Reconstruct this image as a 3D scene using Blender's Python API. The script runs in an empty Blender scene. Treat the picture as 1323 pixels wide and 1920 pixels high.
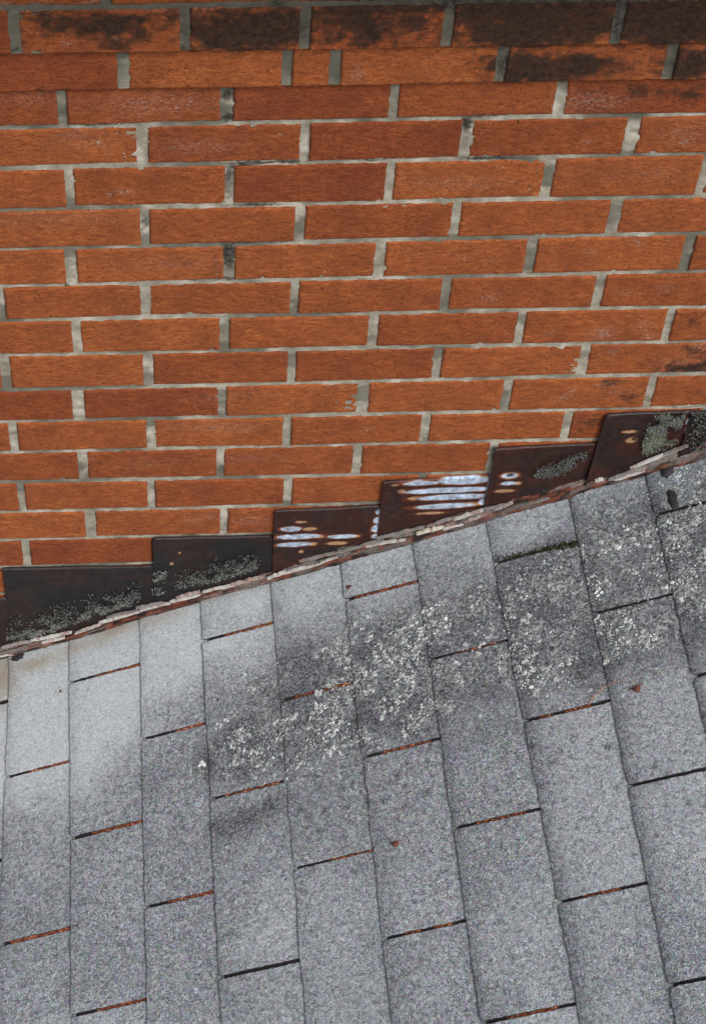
import bpy, math, random
import numpy as np
from mathutils import Matrix
random.seed(7)
sc = bpy.context.scene
# ------------------------------------------------------------------ camera
CAM = np.array([-0.0453338, -2.016787, 1.950566])
ROT = np.array([[0.995645, -0.075023, 0.055349], [-0.028755, -0.811845, -0.583165], [0.088685, 0.579034, -0.810466]])
FPX = 4008.04                                   # focal length for a 1323 x 1920 frame
cd = bpy.data.cameras.new('camera'); cam = bpy.data.objects.new('camera', cd); sc.collection.objects.link(cam)
cd.sensor_fit = 'VERTICAL'; cd.sensor_height = 24.0; cd.lens = 24.0*FPX/1920.0
cd.clip_start = 0.05; cd.clip_end = 200
mw = np.eye(4); mw[:3, 0] = ROT[0]; mw[:3, 1] = -ROT[1]; mw[:3, 2] = -ROT[2]; mw[:3, 3] = CAM
cam.matrix_world = Matrix(mw.tolist())
sc.camera = cam
# ------------------------------------------------------------------ light
SUN_EL, SUN_AZ = math.radians(48), math.radians(150)
world = bpy.data.worlds.new('World'); sc.world = world; world.use_nodes = True
wn = world.node_tree; wn.nodes.clear()
sky = wn.nodes.new('ShaderNodeTexSky'); sky.sky_type = 'NISHITA'; sky.sun_disc = False
sky.sun_elevation = SUN_EL; sky.sun_rotation = SUN_AZ; sky.air_density = 1.0; sky.dust_density = 4.0; sky.ozone_density = 1.0
hsv = wn.nodes.new('ShaderNodeHueSaturation'); hsv.inputs['Saturation'].default_value = 0.35   # overcast: cloud greys the sky out
bgn = wn.nodes.new('ShaderNodeBackground'); bgn.inputs['Strength'].default_value = 0.115
wo = wn.nodes.new('ShaderNodeOutputWorld')
wn.links.new(sky.outputs[0], hsv.inputs['Color']); wn.links.new(hsv.outputs[0], bgn.inputs['Color']); wn.links.new(bgn.outputs[0], wo.inputs['Surface'])
sd = bpy.data.lights.new('sun', 'SUN'); sd.energy = 1.3; sd.angle = math.radians(22); sd.color = (1.0, 0.97, 0.93)
sun = bpy.data.objects.new('sun', sd); sc.collection.objects.link(sun)
# sun_rotation is measured from +Y clockwise
sx, sy, sz = math.sin(SUN_AZ)*math.cos(SUN_EL), math.cos(SUN_AZ)*math.cos(SUN_EL), math.sin(SUN_EL)
from mathutils import Vector
sun.rotation_euler = Vector((sx, sy, sz)).to_track_quat('Z', 'Y').to_euler()
sc.view_settings.view_transform = 'Standard'; sc.view_settings.look = 'None'
sc.view_settings.gamma = 1.0; sc.view_settings.exposure = 0.7
# ------------------------------------------------------------------ frames of the wall and of the roof
RO = np.array([0, 0, -1.127591]); RU = np.array([0.90488361, 0, 0.42565907])
RV = np.array([0.0135304, -0.99922229, 0.04285078]); RN = np.array([-0.42542691, 0.03302331, 0.90439007])
def ray(px, py): return ROT.T @ np.array([(px-661.5)/FPX, (py-960)/FPX, 1.0])
def wall(px, py, Y=0.0):                        # where the surveyed point lies on the wall plane -> x, z
    d = ray(px, py); p = CAM+d*((Y-CAM[1])/d[1]); return p[0], p[2]
def roof(px, py):                               # where the surveyed point lies on the roof plane -> u (up slope), v (out from the wall)
    d = ray(px, py); p = CAM+d*(((RO-CAM)@RN)/(d@RN))-RO
    return np.linalg.lstsq(np.stack([RU, RV], 1), p, rcond=None)[0]
def R3(u, v, w=0.0):
    u = np.asarray(u, float); v = np.asarray(v, float); w = np.asarray(w, float)
    return RO+u[..., None]*RU+v[..., None]*RV+w[..., None]*RN
# ------------------------------------------------------------------ noise
_rs = np.random.RandomState(11); _T = _rs.rand(256, 256)
def vn(x, y):
    x = np.asarray(x, float); y = np.asarray(y, float)
    xi = np.floor(x).astype(int); yi = np.floor(y).astype(int); fx = x-xi; fy = y-yi
    fx = fx*fx*(3-2*fx); fy = fy*fy*(3-2*fy)
    a = _T[xi & 255, yi & 255]; b = _T[(xi+1) & 255, yi & 255]; c = _T[xi & 255, (yi+1) & 255]; d = _T[(xi+1) & 255, (yi+1) & 255]
    return (a*(1-fx)+b*fx)*(1-fy)+(c*(1-fx)+d*fx)*fy
def fbm(x, y, o=4, s=0.0):
    r = 0; a = .5; t = 0
    for i in range(o):
        r = r+a*vn(x*2**i+s+17*i, y*2**i+s*1.7+5*i); t += a; a *= .5
    return r/t
def sm(x, a, b):
    t = np.clip((x-a)/(b-a), 0, 1); return t*t*(3-2*t)
# ------------------------------------------------------------------ mesh helpers
def mesh_obj(name, V, F, mats, parent=None, fm=None, col=None, smooth=True):
    me = bpy.data.meshes.new(name)
    me.from_pydata([tuple(v) for v in V] if not isinstance(V, np.ndarray) else V.tolist(), [], F if isinstance(F, list) else F.tolist())
    for m in mats: me.materials.append(m)
    if fm is not None: me.polygons.foreach_set('material_index', np.asarray(fm, dtype=np.int32))
    if smooth: me.polygons.foreach_set('use_smooth', np.ones(len(me.polygons), dtype=bool))
    if col is not None:
        ca = me.color_attributes.new('Col', 'FLOAT_COLOR', 'POINT')
        c = np.ones((len(V), 4), dtype=np.float32); c[:, :col.shape[1]] = col
        ca.data.foreach_set('color', c.ravel())
    me.update()
    o = bpy.data.objects.new(name, me); sc.collection.objects.link(o)
    if parent is not None: o.parent = parent
    return o
def empty(name, loc):
    o = bpy.data.objects.new(name, None); sc.collection.objects.link(o); o.location = loc; o.empty_display_size = .05
    return o
def adopt(o, p):                                # keep world place
    o.parent = p; o.matrix_parent_inverse = Matrix.Translation(-Vector(p.location))
def tag(o, label, cat, group=None, kind=None):
    o['label'] = label; o['category'] = cat
    if group: o['group'] = group
    if kind: o['kind'] = kind
class Acc:                                      # accumulates vertices, faces, colours
    def __init__(s): s.V = []; s.F = []; s.M = []; s.C = []; s.n = 0
    def add(s, V, F, C=None, m=0):
        V = np.asarray(V, float).reshape(-1, 3); s.V.append(V)
        F = [tuple(int(i)+s.n for i in f) for f in F]; s.F += F
        s.M += [m]*len(F) if np.isscalar(m) else list(m)
        if C is None: C = np.zeros((len(V), 4))
        C = np.asarray(C, float)
        if C.ndim == 1: C = np.tile(C, (len(V), 1))
        s.C.append(C); s.n += len(V)
    def build(s, name, mats, parent=None, smooth=True):
        return mesh_obj(name, np.concatenate(s.V), s.F, mats, parent, s.M, np.concatenate(s.C), smooth)
def grid_faces(nu, nv, flip=False):
    i, j = np.meshgrid(np.arange(nu-1), np.arange(nv-1), indexing='ij'); a = (i*nv+j).ravel()
    F = np.stack([a, a+nv, a+nv+1, a+1], 1)
    if flip: F = F[:, ::-1]
    return F.tolist()
def border(nu, nv):
    b = [(i, 0) for i in range(nu)]+[(nu-1, j) for j in range(1, nv)]+[(i, nv-1) for i in range(nu-2, -1, -1)]+[(0, j) for j in range(nv-2, 0, -1)]
    return [i*nv+j for i, j in b]
# ------------------------------------------------------------------ materials
class Mat:
    def __init__(s, name, rough=0.85, spec=0.3):
        s.m = bpy.data.materials.new(name); s.m.use_nodes = True; s.t = s.m.node_tree; s.b = s.t.nodes['Principled BSDF']
        s.b.inputs['Roughness'].default_value = rough; s.b.inputs['Specular IOR Level'].default_value = spec
        s.tc = s.t.nodes.new('ShaderNodeTexCoord')
    def l(s, a, b): s.t.links.new(a, b)
    def mapping(s, scale, rot=(0, 0, 0)):
        n = s.t.nodes.new('ShaderNodeMapping'); n.inputs['Scale'].default_value = scale; n.inputs['Rotation'].default_value = rot
        s.l(s.tc.outputs['Object'], n.inputs['Vector']); return n.outputs[0]
    def noise(s, vec, scale, detail=4, rough=.6, dist=0.0):
        n = s.t.nodes.new('ShaderNodeTexNoise'); n.inputs['Scale'].default_value = scale; n.inputs['Detail'].default_value = detail
        n.inputs['Roughness'].default_value = rough; n.inputs['Distortion'].default_value = dist; s.l(vec, n.inputs['Vector']); return n
    def voro(s, vec, scale, feat='F1'):
        n = s.t.nodes.new('ShaderNodeTexVoronoi'); n.inputs['Scale'].default_value = scale; n.feature = feat; s.l(vec, n.inputs['Vector']); return n
    def ramp(s, fac, stops):
        n = s.t.nodes.new('ShaderNodeValToRGB'); e = n.color_ramp.elements
        while len(e) < len(stops): e.new(.5)
        for i, (p, c) in enumerate(stops):
            e[i].position = p; e[i].color = (c, c, c, 1) if np.isscalar(c) else (*c, 1)
        s.l(fac, n.inputs[0]); return n.outputs[0]
    def mix(s, fac, a, b, mode='MIX'):
        n = s.t.nodes.new('ShaderNodeMix'); n.data_type = 'RGBA'; n.blend_type = mode
        for sock, v in ((n.inputs[0], fac), (n.inputs[6], a), (n.inputs[7], b)):
            if hasattr(v, 'is_linked') or hasattr(v, 'links'): s.l(v, sock)
            elif np.isscalar(v): sock.default_value = v
            else: sock.default_value = (*v, 1)
        return n.outputs[2]
    def math(s, op, a, b=0.0, clamp=False):
        n = s.t.nodes.new('ShaderNodeMath'); n.operation = op; n.use_clamp = clamp
        for sock, v in ((n.inputs[0], a), (n.inputs[1], b)):
            if hasattr(v, 'links'): s.l(v, sock)
            else: sock.default_value = v
        return n.outputs[0]
    def attr(s):
        n = s.t.nodes.new('ShaderNodeAttribute'); n.attribute_name = 'Col'
        p = s.t.nodes.new('ShaderNodeSeparateColor'); s.l(n.outputs['Color'], p.inputs[0])
        return n.outputs['Color'], p.outputs[0], p.outputs[1], p.outputs[2], n.outputs['Alpha']
    def bump(s, h, strength, dist):
        n = s.t.nodes.new('ShaderNodeBump'); n.inputs['Strength'].default_value = strength; n.inputs['Distance'].default_value = dist
        s.l(h, n.inputs['Height']); s.l(n.outputs[0], s.b.inputs['Normal'])
    def base(s, c):
        if hasattr(c, 'links'): s.l(c, s.b.inputs['Base Color'])
        else: s.b.inputs['Base Color'].default_value = (*c, 1)
def brick_mat():
    m = Mat('orange_brick', .88, .25); C, tint, soot, white, dark = m.attr()
    st = m.mapping((1, 1, 2.4)); iso = m.mapping((1, 1, 1))
    n1 = m.noise(st, 75, 6, .72, .9); n2 = m.noise(iso, 16, 3, .6); n3 = m.noise(m.mapping((1, 1, 1.9)), 300, 5, .75, .5)
    n4 = m.noise(m.mapping((1, 1, 1.7)), 210, 6, .8, .8); n5 = m.noise(iso, 300, 3, .6)
    c = m.ramp(n1.outputs[0], [(.30, (.155, .036, .010)), (.5, (.292, .078, .019)), (.70, (.41, .135, .038))])
    c = m.mix(m.ramp(n2.outputs[0], [(.38, 0), (.66, .55)]), c, (.165, .040, .014))
    c = m.mix(tint, c, m.mix(1.0, c, (.66, .52, .58), 'MULTIPLY'))
    c = m.mix(m.ramp(n3.outputs[0], [(.56, 0), (.74, .40)]), c, (.32, .19, .12))
    c = m.mix(m.ramp(n5.outputs[0], [(.30, .85), (.40, 0)]), c, (.045, .020, .010))
    c = m.mix(m.ramp(n4.outputs[0], [(.66, 0), (.74, .55)]), c, (.42, .30, .22))
    c = m.mix(m.ramp(n3.outputs[0], [(.27, .8), (.44, 0)]), c, (.050, .018, .008))
    c = m.mix(m.math('MULTIPLY', white, m.ramp(n4.outputs[0], [(.52, .0), (.60, .9)]), True), c, (.36, .30, .26))
    sn = m.noise(iso, 120, 6, .75); sn2 = m.noise(iso, 34, 5, .7)
    sx_ = m.math('ADD', soot, m.math('MULTIPLY', m.math('SUBTRACT', sn.outputs[0], .5), 1.2))
    sx_ = m.math('ADD', sx_, m.math('MULTIPLY', m.math('SUBTRACT', sn2.outputs[0], .5), 1.0))
    sf = m.math('MULTIPLY', m.ramp(sx_, [(.28, 0), (.46, .5), (.72, .95)]), m.math('GREATER_THAN', soot, .02))
    c = m.mix(sf, c, m.ramp(sn.outputs[0], [(.38, (.007, .005, .004)), (.52, (.024, .014, .009)), (.70, (.070, .032, .016))]))
    m.base(c)
    h = m.math('ADD', m.math('MULTIPLY', n1.outputs[0], .7), m.math('ADD', m.math('MULTIPLY', n3.outputs[0], .5), m.math('MULTIPLY', m.ramp(n5.outputs[0], [(.28, 0), (.42, 1)]), .4)))
    m.bump(h, .9, .0030); return m.m
def mortar_mat():
    m = Mat('grey_mortar', .95, .2); C, r, g, b, a = m.attr(); iso = m.mapping((1, 1, 1))
    n1 = m.noise(iso, 28, 4, .6); n2 = m.noise(iso, 420, 5, .75)
    c = m.ramp(n1.outputs[0], [(.3, (.165, .148, .110)), (.5, (.285, .262, .208)), (.66, (.44, .41, .345))])
    c = m.mix(m.ramp(n2.outputs[0], [(.3, .75), (.48, 0)]), c, (.10, .09, .07))
    c = m.mix(m.ramp(n2.outputs[0], [(.55, 0), (.75, .6)]), c, (.48, .46, .41))
    c = m.mix(g, c, m.mix(n1.outputs[0], (.045, .043, .032), (.15, .140, .108)))
    sn = m.noise(iso, 190, 5, .75)
    f = m.ramp(m.math('ADD', r, m.math('MULTIPLY', m.math('SUBTRACT', sn.outputs[0], .5), .9)), [(.25, 0), (.6, 1)])
    c = m.mix(m.math('MULTIPLY', f, m.math('GREATER_THAN', r, .02)), c, m.ramp(sn.outputs[0], [(.4, (.016, .015, .013)), (.62, (.085, .078, .064))]))
    m.base(c); m.bump(n2.outputs[0], .8, .0016); return m.m
def shingle_mat():
    m = Mat('grey_granule_shingle', .93, .25); C, wash, dark, lich, brown = m.attr(); iso = m.mapping((1, 1, 1))
    g1 = m.noise(iso, 175, 6, .74, 2.6); g2 = m.voro(iso, 420); g3 = m.noise(iso, 150, 4, .6, .8); big = m.noise(iso, 7, 4, .6)
    c = m.ramp(g1.outputs[0], [(.35, (.024, .028, .034)), (.45, (.100, .112, .131)), (.52, (.208, .230, .258)), (.61, (.57, .61, .655))])
    hue = m.mix(.5, (.5, .5, .5), g2.outputs['Color'])
    c = m.mix(.55, c, hue, 'OVERLAY')
    c = m.mix(m.ramp(g3.outputs[0], [(.3, .50), (.5, 0)]), c, (.085, .092, .100))
    c = m.mix(m.ramp(big.outputs[0], [(.4, 0), (.7, .22)]), c, (.125, .134, .140))
    # zinc-washed clean zone below the flashing
    cw = m.ramp(g1.outputs[0], [(.34, (.20, .225, .24)), (.44, (.41, .455, .485)), (.64, (.68, .73, .755))])
    wf = m.math('ADD', wash, m.math('MULTIPLY', m.math('MULTIPLY', m.math('SUBTRACT', g3.outputs[0], .5), 1.6), m.math('GREATER_THAN', wash, .04)), True)
    c = m.mix(wf, c, cw)
    dn = m.noise(iso, 260, 4, .7, .6)
    df = m.math('MULTIPLY', dark, m.ramp(dn.outputs[0], [(.36, 1.0), (.62, .25)]), True)
    c = m.mix(df, c, m.ramp(dn.outputs[0], [(.4, (.018, .018, .022)), (.62, (.085, .086, .094))]))
    ln = m.noise(iso, 130, 5, .75, 1.2)
    lf = m.math('MULTIPLY', lich, m.ramp(ln.outputs[0], [(.50, 0), (.575, .9)]), True)
    c = m.mix(lf, c, m.ramp(g1.outputs[0], [(.36, (.13, .145, .15)), (.5, (.36, .395, .40)), (.6, (.55, .59, .59))]))
    c = m.mix(m.math('MULTIPLY', brown, .8), c, m.mix(g1.outputs[0], (.17, .115, .06), (.42, .33, .21)))
    m.base(c); m.bump(m.math('ADD', g1.outputs[0], m.math('MULTIPLY', g2.outputs['Distance'], .5)), .8, .0022); return m.m
def asphalt_mat():
    m = Mat('black_asphalt_edge', .9, .2); iso = m.mapping((1, 1, 1)); n = m.noise(iso, 400, 4, .7)
    m.base(m.ramp(n.outputs[0], [(.35, (.010, .010, .013)), (.7, (.055, .053, .055))])); m.bump(n.outputs[0], .8, .001); return m.m
def headlap_mat():                               # sheltered granules in the slots: some still show their rust-red blend
    m = Mat('sheltered_headlap', .95, .2); C, r, g, b, a = m.attr(); iso = m.mapping((1, 1, 1)); n = m.noise(iso, 420, 4, .7); n2 = m.noise(iso, 90, 3, .6)
    c = m.ramp(n.outputs[0], [(.3, (.010, .008, .009)), (.7, (.05, .042, .042))])
    red = m.ramp(n.outputs[0], [(.25, (.05, .014, .008)), (.5, (.22, .062, .026)), (.75, (.42, .17, .08))])
    f = m.ramp(m.math('ADD', r, m.math('MULTIPLY', m.math('SUBTRACT', n2.outputs[0], .5), .6)), [(.4, 0), (.6, 1)])
    m.base(m.mix(m.math('MULTIPLY', f, m.math('GREATER_THAN', r, .02)), c, red)); m.bump(n.outputs[0], .9, .0015); return m.m
def flash_mat():
    m = Mat('weathered_flashing', .5, .35); C, r, g, b, rough = m.attr(); iso = m.mapping((1, 1, 1))
    n = m.noise(iso, 90, 5, .7); n2 = m.noise(m.mapping((1, 1, 3)), 500, 3, .6)
    c = m.mix(1.0, C, m.ramp(n.outputs[0], [(.32, .45), (.5, .95), (.68, 1.6)]), 'MULTIPLY')
    m.base(m.mix(m.ramp(n2.outputs[0], [(.6, 0), (.8, .12)]), c, (.25, .12, .07)))
    m.l(rough, m.b.inputs['Roughness']); m.bump(n.outputs[0], .25, .0015); return m.m
def col_mat(name, rough=.85, amp=.35, scale=260, bump=.5, dist=.001, spec=.3):
    m = Mat(name, rough, spec); C, r, g, b, a = m.attr(); iso = m.mapping((1, 1, 1)); n = m.noise(iso, scale, 5, .7)
    m.base(m.mix(1.0, C, m.ramp(n.outputs[0], [(.3, 1-amp), (.7, 1+amp)]), 'MULTIPLY')); m.bump(n.outputs[0], bump, dist); return m.m
M_BRICK, M_MORTAR, M_SHING, M_ASPH, M_HEAD, M_FLASH = brick_mat(), mortar_mat(), shingle_mat(), asphalt_mat(), headlap_mat(), flash_mat()
M_CRUST = col_mat('pale_lichen_crust', .95, .3, 500, .8, .0008, .1)
M_RUST = col_mat('rusty_metal_edge', .8, .55, 300, .9, .0018)
M_PAINT = col_mat('flaking_paint', .6, .22, 180, .5, .0008)
M_DEBRIS = col_mat('dry_debris', .85, .35, 600, .5, .0005)
M_MOSS = col_mat('dark_moss', .98, .5, 500, .9, .002, .1)
M_WOOD = col_mat('roof_deck_wood', .9, .3, 60)
# ================================================================== the brick wall
WX0, WX1 = -0.95, 1.45
lines = {0: (.0107, -.0038), 1: (.0106, -.0774), 2: (.0063, -.1556), 3: (.0073, -.2316), 4: (.0029, -.3081), 5: (-.0015, -.382), 6: (-.0026, -.4599), 7: (-.0001, -.5389), 8: (-.0050, -.6165), 9: (-.0056, -.6922), 10: (-.0090, -.7711), 11: (-.0090, -.8500), 12: (-.0080, -.9270), 13: (.004, -1.0035)}
def bed(k, x):                                  # height of bed joint k at x
    if k in lines: a, b = lines[k]; xx = np.clip(x, -.3, .75); return a*xx+b
    if k < 0: return .0735*(-k)+(.0107+.0008*k)*np.clip(x, -.3, .75)-.0038
    return -1.0035-.0768*(k-13)+.002*x
J = {-1: [-.1572, .0521, .2663, .4828], 0: [-.0569, .1545, .3663, .5871], 1: [-.1552, .0561, .2707, .4863, .6991], 2: [-.0577, .1529, .3674, .5877],
     3: [-.161, .0574, .2678, .4813, .7056], 4: [-.263, -.0604, .1506, .3674, .5896], 5: [-.1609, .0517, .2678, .4848, .706], 6: [-.2679, -.06, .1519, .3695, .5908],
     7: [-.166, .0495, .263, .4826, .7051], 8: [-.2674, -.0594, .1494, .364, .5863], 9: [-.1663, .0471, .2624, .478], 10: [-.2661, -.0618, .1557, .371], 11: [-.1614, .054, .268], 12: [-.2691, -.056],
     -2: [-.0783, .1258, .1861, .3963, .6126], -3: [-.2061, -.0012, .1448, .3204, .5307], -4: [-.0953, .1096, .2160, .427, .64]}
JW = {(-1, .0521): .016, (3, .0574): .015, (0, .5871): .018, (7, .263): .016, (7, -.166): .018, (0, .3663): .0145, (11, -.1614): .017, (2, .5877): .016, (3, -.161): .0165}
zone = lambda k: .0 if k >= -1 else (-.013 if k == -2 else -.027)
# soot patches on the corbel: x, z, radius x, radius z, strength (surveyed)
SOOT = []
def soot(px, py, rx, rz, s, Y): x, z = wall(px, py, Y); SOOT.append((x, z, rx*1.25, rz*1.35, s))
for a in [(110, 45, .03, .018, .7), (200, 55, .035, .022, .95), (215, 80, .025, .012, .8), (440, 60, .052, .026, 1.15), (520, 50, .035, .026, 1.1), (460, 85, .05, .012, .9), (620, 60, .02, .018, .55), (655, 35, .03, .016, .9), (690, 60, .03, .02, .95), (740, 70, .03, .014, .5),
          (770, 40, .02, .014, .6), (900, 40, .03, .016, .8), (980, 60, .07, .026, 1.25), (1080, 50, .055, .022, 1.15), (920, 75, .03, .013, .9), (1190, 50, .035, .028, 1.1), (1270, 55, .06, .03, 1.1), (1320, 50, .04, .03, 1.1), (640, 5, .06, .01, .5), (900, -5, .2, .012, .8), (1200, -10, .2, .012, .9)]:
    soot(*a, -.027)
for a in [(60, 70, .03, .01, .45), (310, 45, .03, .012, .5), (330, 75, .03, .01, .35), (590, 40, .02, .01, .5), (820, 70, .02, .02, .5), (860, 85, .03, .01, .5), (1000, 15, .3, .006, .9), (300, 30, .3, .005, .55), (1290, 5, .1, .02, 1.0)]: soot(*a, -.027)
for a in [(100, 20, .1, .003, .5), (400, 20, .12, .004, .6), (720, 20, .1, .008, .9), (1040, 12, .2, .012, 1.1), (500, 40, .06, .01, .9), (760, 45, .04, .012, .7), (250, 35, .03, .01, .8), (1300, 30, .05, .03, 1.1), (0, 40, .02, .01, .5)]: soot(*a, -.027)
for a in [(960, 120, .03, .022, .9), (1010, 130, .05, .022, 1.1), (1090, 118, .05, .018, .9), (1150, 125, .03, .012, .6), (905, 120, .02, .014, .4), (1230, 105, .03, .012, .35), (1290, 120, .035, .025, .9), (400, 112, .1, .006, .28), (1210, 145, .03, .006, .4)]:
    soot(*a, -.013)
for a in [(1190, 168, .03, .012, .55), (1120, 165, .04, .01, .35), (1290, 175, .04, .014, .6), (1300, 600, .02, .02, .55), (1290, 690, .05, .016, .8), (1210, 695, .04, .008, .35), (1150, 715, .02, .01, .5), (1180, 740, .028, .012, .55), (1110, 790, .02, .012, .55), (1085, 805, .012, .008, .5), (1310, 660, .03, .01, .55), (1300, 735, .02, .012, .35), (640, 960, .02, .01, .3)]:
    soot(*a, 0)
WHITE = []
for (px, py, rx, rz, s, Y) in [(5, 12, .012, .006, 1.6, -.027), (70, 10, .012, .005, 1.3, -.027), (100, 13, .01, .005, 1.3, -.027), (170, 5, .008, .007, 1.5, -.027), (340, 20, .05, .008, .4, -.027), (125, 83, .005, .004, 1.2, -.027), (222, 72, .005, .004, 1.2, -.027), (670, 140, .008, .012, .9, -.013),
        (60, 185, .05, .012, .45, 0), (300, 195, .07, .016, .75, 0), (270, 210, .05, .01, .5, 0), (370, 275, .05, .012, .65, 0), (140, 255, .03, .008, .6, 0), (235, 360, .012, .004, 1.6, 0), (205, 367, .004, .003, 1.6, 0), (1110, 190, .045, .016, .8, 0), (1280, 250, .04, .02, .4, 0), (1280, 267, .006, .005, 1.6, 0), (1100, 265, .008, .004, 1, 0), (860, 345, .06, .012, .55, 0), (1200, 325, .08, .014, .3, 0),
        (1195, 455, .007, .006, 1.5, 0), (1105, 470, .008, .006, .7, 0), (870, 485, .006, .004, 1.3, 0), (918, 490, .006, .004, 1.3, 0), (918, 558, .012, .008, 1.3, 0), (1245, 540, .01, .008, 1, 0), (1170, 548, .008, .006, .9, 0), (1130, 625, .016, .012, 1.4, 0), (1205, 612, .01, .012, 1, 0), (1215, 633, .01, .008, 1, 0), (1030, 625, .008, .006, .9, 0),
        (1057, 745, .009, .006, 1.6, 0), (1070, 735, .006, .008, 1.2, 0), (1135, 722, .012, .005, 1.8, 0), (1155, 735, .02, .006, .7, 0), (1275, 680, .03, .015, .7, 0), (1150, 660, .01, .006, .9, 0), (1305, 655, .02, .01, .8, 0), (410, 800, .06, .01, .75, 0), (440, 805, .03, .008, .8, 0), (420, 745, .05, .01, .4, 0), (600, 725, .04, .006, .35, 0), (280, 870, .04, .01, .4, 0), (360, 975, .016, .01, .9, 0), (395, 968, .01, .008, .9, 0), (470, 975, .03, .01, .8, 0), (470, 860, .08, .008, .4, 0), (690, 805, .006, .005, 1, 0), (160, 270, .04, .01, .4, 0), (330, 495, .08, .014, .35, 0), (100, 410, .1, .014, .4, 0)]:
    x, z = wall(px, py, Y); WHITE.append((x, z, rx, rz, s))
def blobs(L, x, z):
    r = np.zeros_like(x)
    for (bx, bz, rx, rz, s) in L:
        d = ((x-bx)/rx)**2+((z-bz)/rz)**2
        np.maximum(r, s*np.exp(-d*.9), out=r)
    return r
brng = np.random.RandomState(5)
TINT = {}
def brick(acc, x0, x1, k, Y, vis):
    nx = max(6, int((x1-x0)/.0035)) if vis else 6; nz = 22 if vis else 5
    s = np.linspace(0, 1, nx); t = np.linspace(0, 1, nz)
    s = (s+.35*np.sin(2*np.pi*s)/(-2*np.pi)) if vis else s; t = t-.45*np.sin(2*np.pi*t)/(2*np.pi)      # finer at the arrises
    S, T = np.meshgrid(s, t, indexing='ij')
    X = x0+(x1-x0)*S
    gap = .0046+brng.uniform(-.0012, .0006); gap2 = .0046+brng.uniform(-.0012, .0006)
    zb = bed(k+1, X)+gap+brng.uniform(-.0008, .0008); zt = bed(k, X)-gap2
    if k < -1 and k > -4: zb = bed(k+1, X)+.0005
    if k == -1 or k == -2: zt = bed(k, X)+.004
    tilt = brng.uniform(-.0008, .0008)
    Z = zb+(zt-zb)*T+tilt*(S-.5)
    ox, oz = brng.uniform(0, 50, 2)
    # worn arris: wobble the outline, round it back
    eb = .0011*(fbm(X*160+ox, Z*160+oz, 3)-.5)*2
    wS = np.exp(-np.minimum(X-x0, x1-X)/.004); wT = np.exp(-np.minimum(Z-zb, zt-Z)/.004)
    X = X+eb*wS; Z = Z+.0009*(fbm(X*140+oz, Z*60+ox, 3)-.5)*2*wT
    d = np.minimum(np.minimum(X-x0, x1-X)*1.0, np.minimum(Z-zb, zt-Z)).clip(0)
    Yb = .0020*np.exp(-d/.0011)
    chip = sm(fbm(X*60+oz*3, Z*60+ox*3, 3), .74, .84)*np.exp(-d/.005)*.004
    rough = (fbm(X*90+ox, Z*260+oz, 4)-.5)*.0022-(sm(fbm(X*240+oz, Z*330+ox, 3), .30, .16)*-.0016)
    tx = brng.uniform(-.0012, .0012)
    rough = np.clip(rough, -.002, .0014)
    YY = Y+Yb+chip+rough+tx*.6+brng.uniform(-.0015, .0015)*(S-.5)*2
    V = np.stack([X, YY, Z], -1).reshape(-1, 3)
    tint = brng.choice([0., .15, .3, .5, .8], p=[.3, .25, .2, .15, .1])
    if abs(((x0+x1)/2)-.16) < .03 and k == 2: tint = .9
    so = blobs(SOOT, V[:, 0]+(fbm(V[:, 0]*70, V[:, 2]*110, 4, 3)-.5)*.055, V[:, 2]+(fbm(V[:, 0]*70, V[:, 2]*110, 4, 53)-.5)*.038) if vis else np.zeros(len(V))
    wh = blobs(WHITE, V[:, 0], V[:, 2]) if vis else np.zeros(len(V))
    C = np.stack([np.full(len(V), tint), so, wh, np.zeros(len(V))], 1)
    F = grid_faces(nx, nz, False)
    b = border(nx, nz); back = V[b].copy(); back[:, 1] = Y+(.02 if k >= -1 else .06)
    n0 = len(V); m = len(b)
    F += [(b[i], n0+i, n0+(i+1) % m, b[(i+1) % m]) for i in range(m)]
    acc.add(np.concatenate([V, back]), F, np.concatenate([C, C[b]]))
wallE = empty('brick_wall', (0.2, 0, -1.2))
tag(wallE, 'orange brick wall with grey mortar and soot-stained corbelled courses along its top', 'wall')
accs = {'brickwork': Acc(), 'corbel_course': Acc(), 'corbel_top': Acc()}
joints_all = {}
for k in range(-4, 25):
    js = list(J.get(k, []))
    off = 0 if k % 2 == 0 else -.1065
    if not js: js = [.155+off]
    js.sort()
    while js[0] > WX0: js.insert(0, js[0]-.2155+random.uniform(-.002, .002))
    while js[-1] < WX1: js.append(js[-1]+.2155+random.uniform(-.002, .002))
    joints_all[k] = [(j, JW.get((k, j), random.uniform(.0115, .0148))) for j in js]
    acc = accs['brickwork'] if k >= -1 else (accs['corbel_course'] if k == -2 else accs['corbel_top'])
    for (a, wa), (b_, wb) in zip(joints_all[k][:-1], joints_all[k][1:]):
        vis = (b_ > -.38 and a < .86 and k > -5 and k < 14)
        brick(acc, a+wa/2, b_-wb/2, k, zone(k), vis)
for nm, a in accs.items():
    o = a.build('brickwork' if nm == 'brickwork' else 'corbel_course', [M_BRICK]); adopt(o, wallE)
    if nm == 'corbel_course': o['label'] = 'lower projecting course of brick with soot at its right end'
    if nm == 'corbel_top': o['label'] = 'upper projecting courses of brick blackened with soot'
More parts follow.
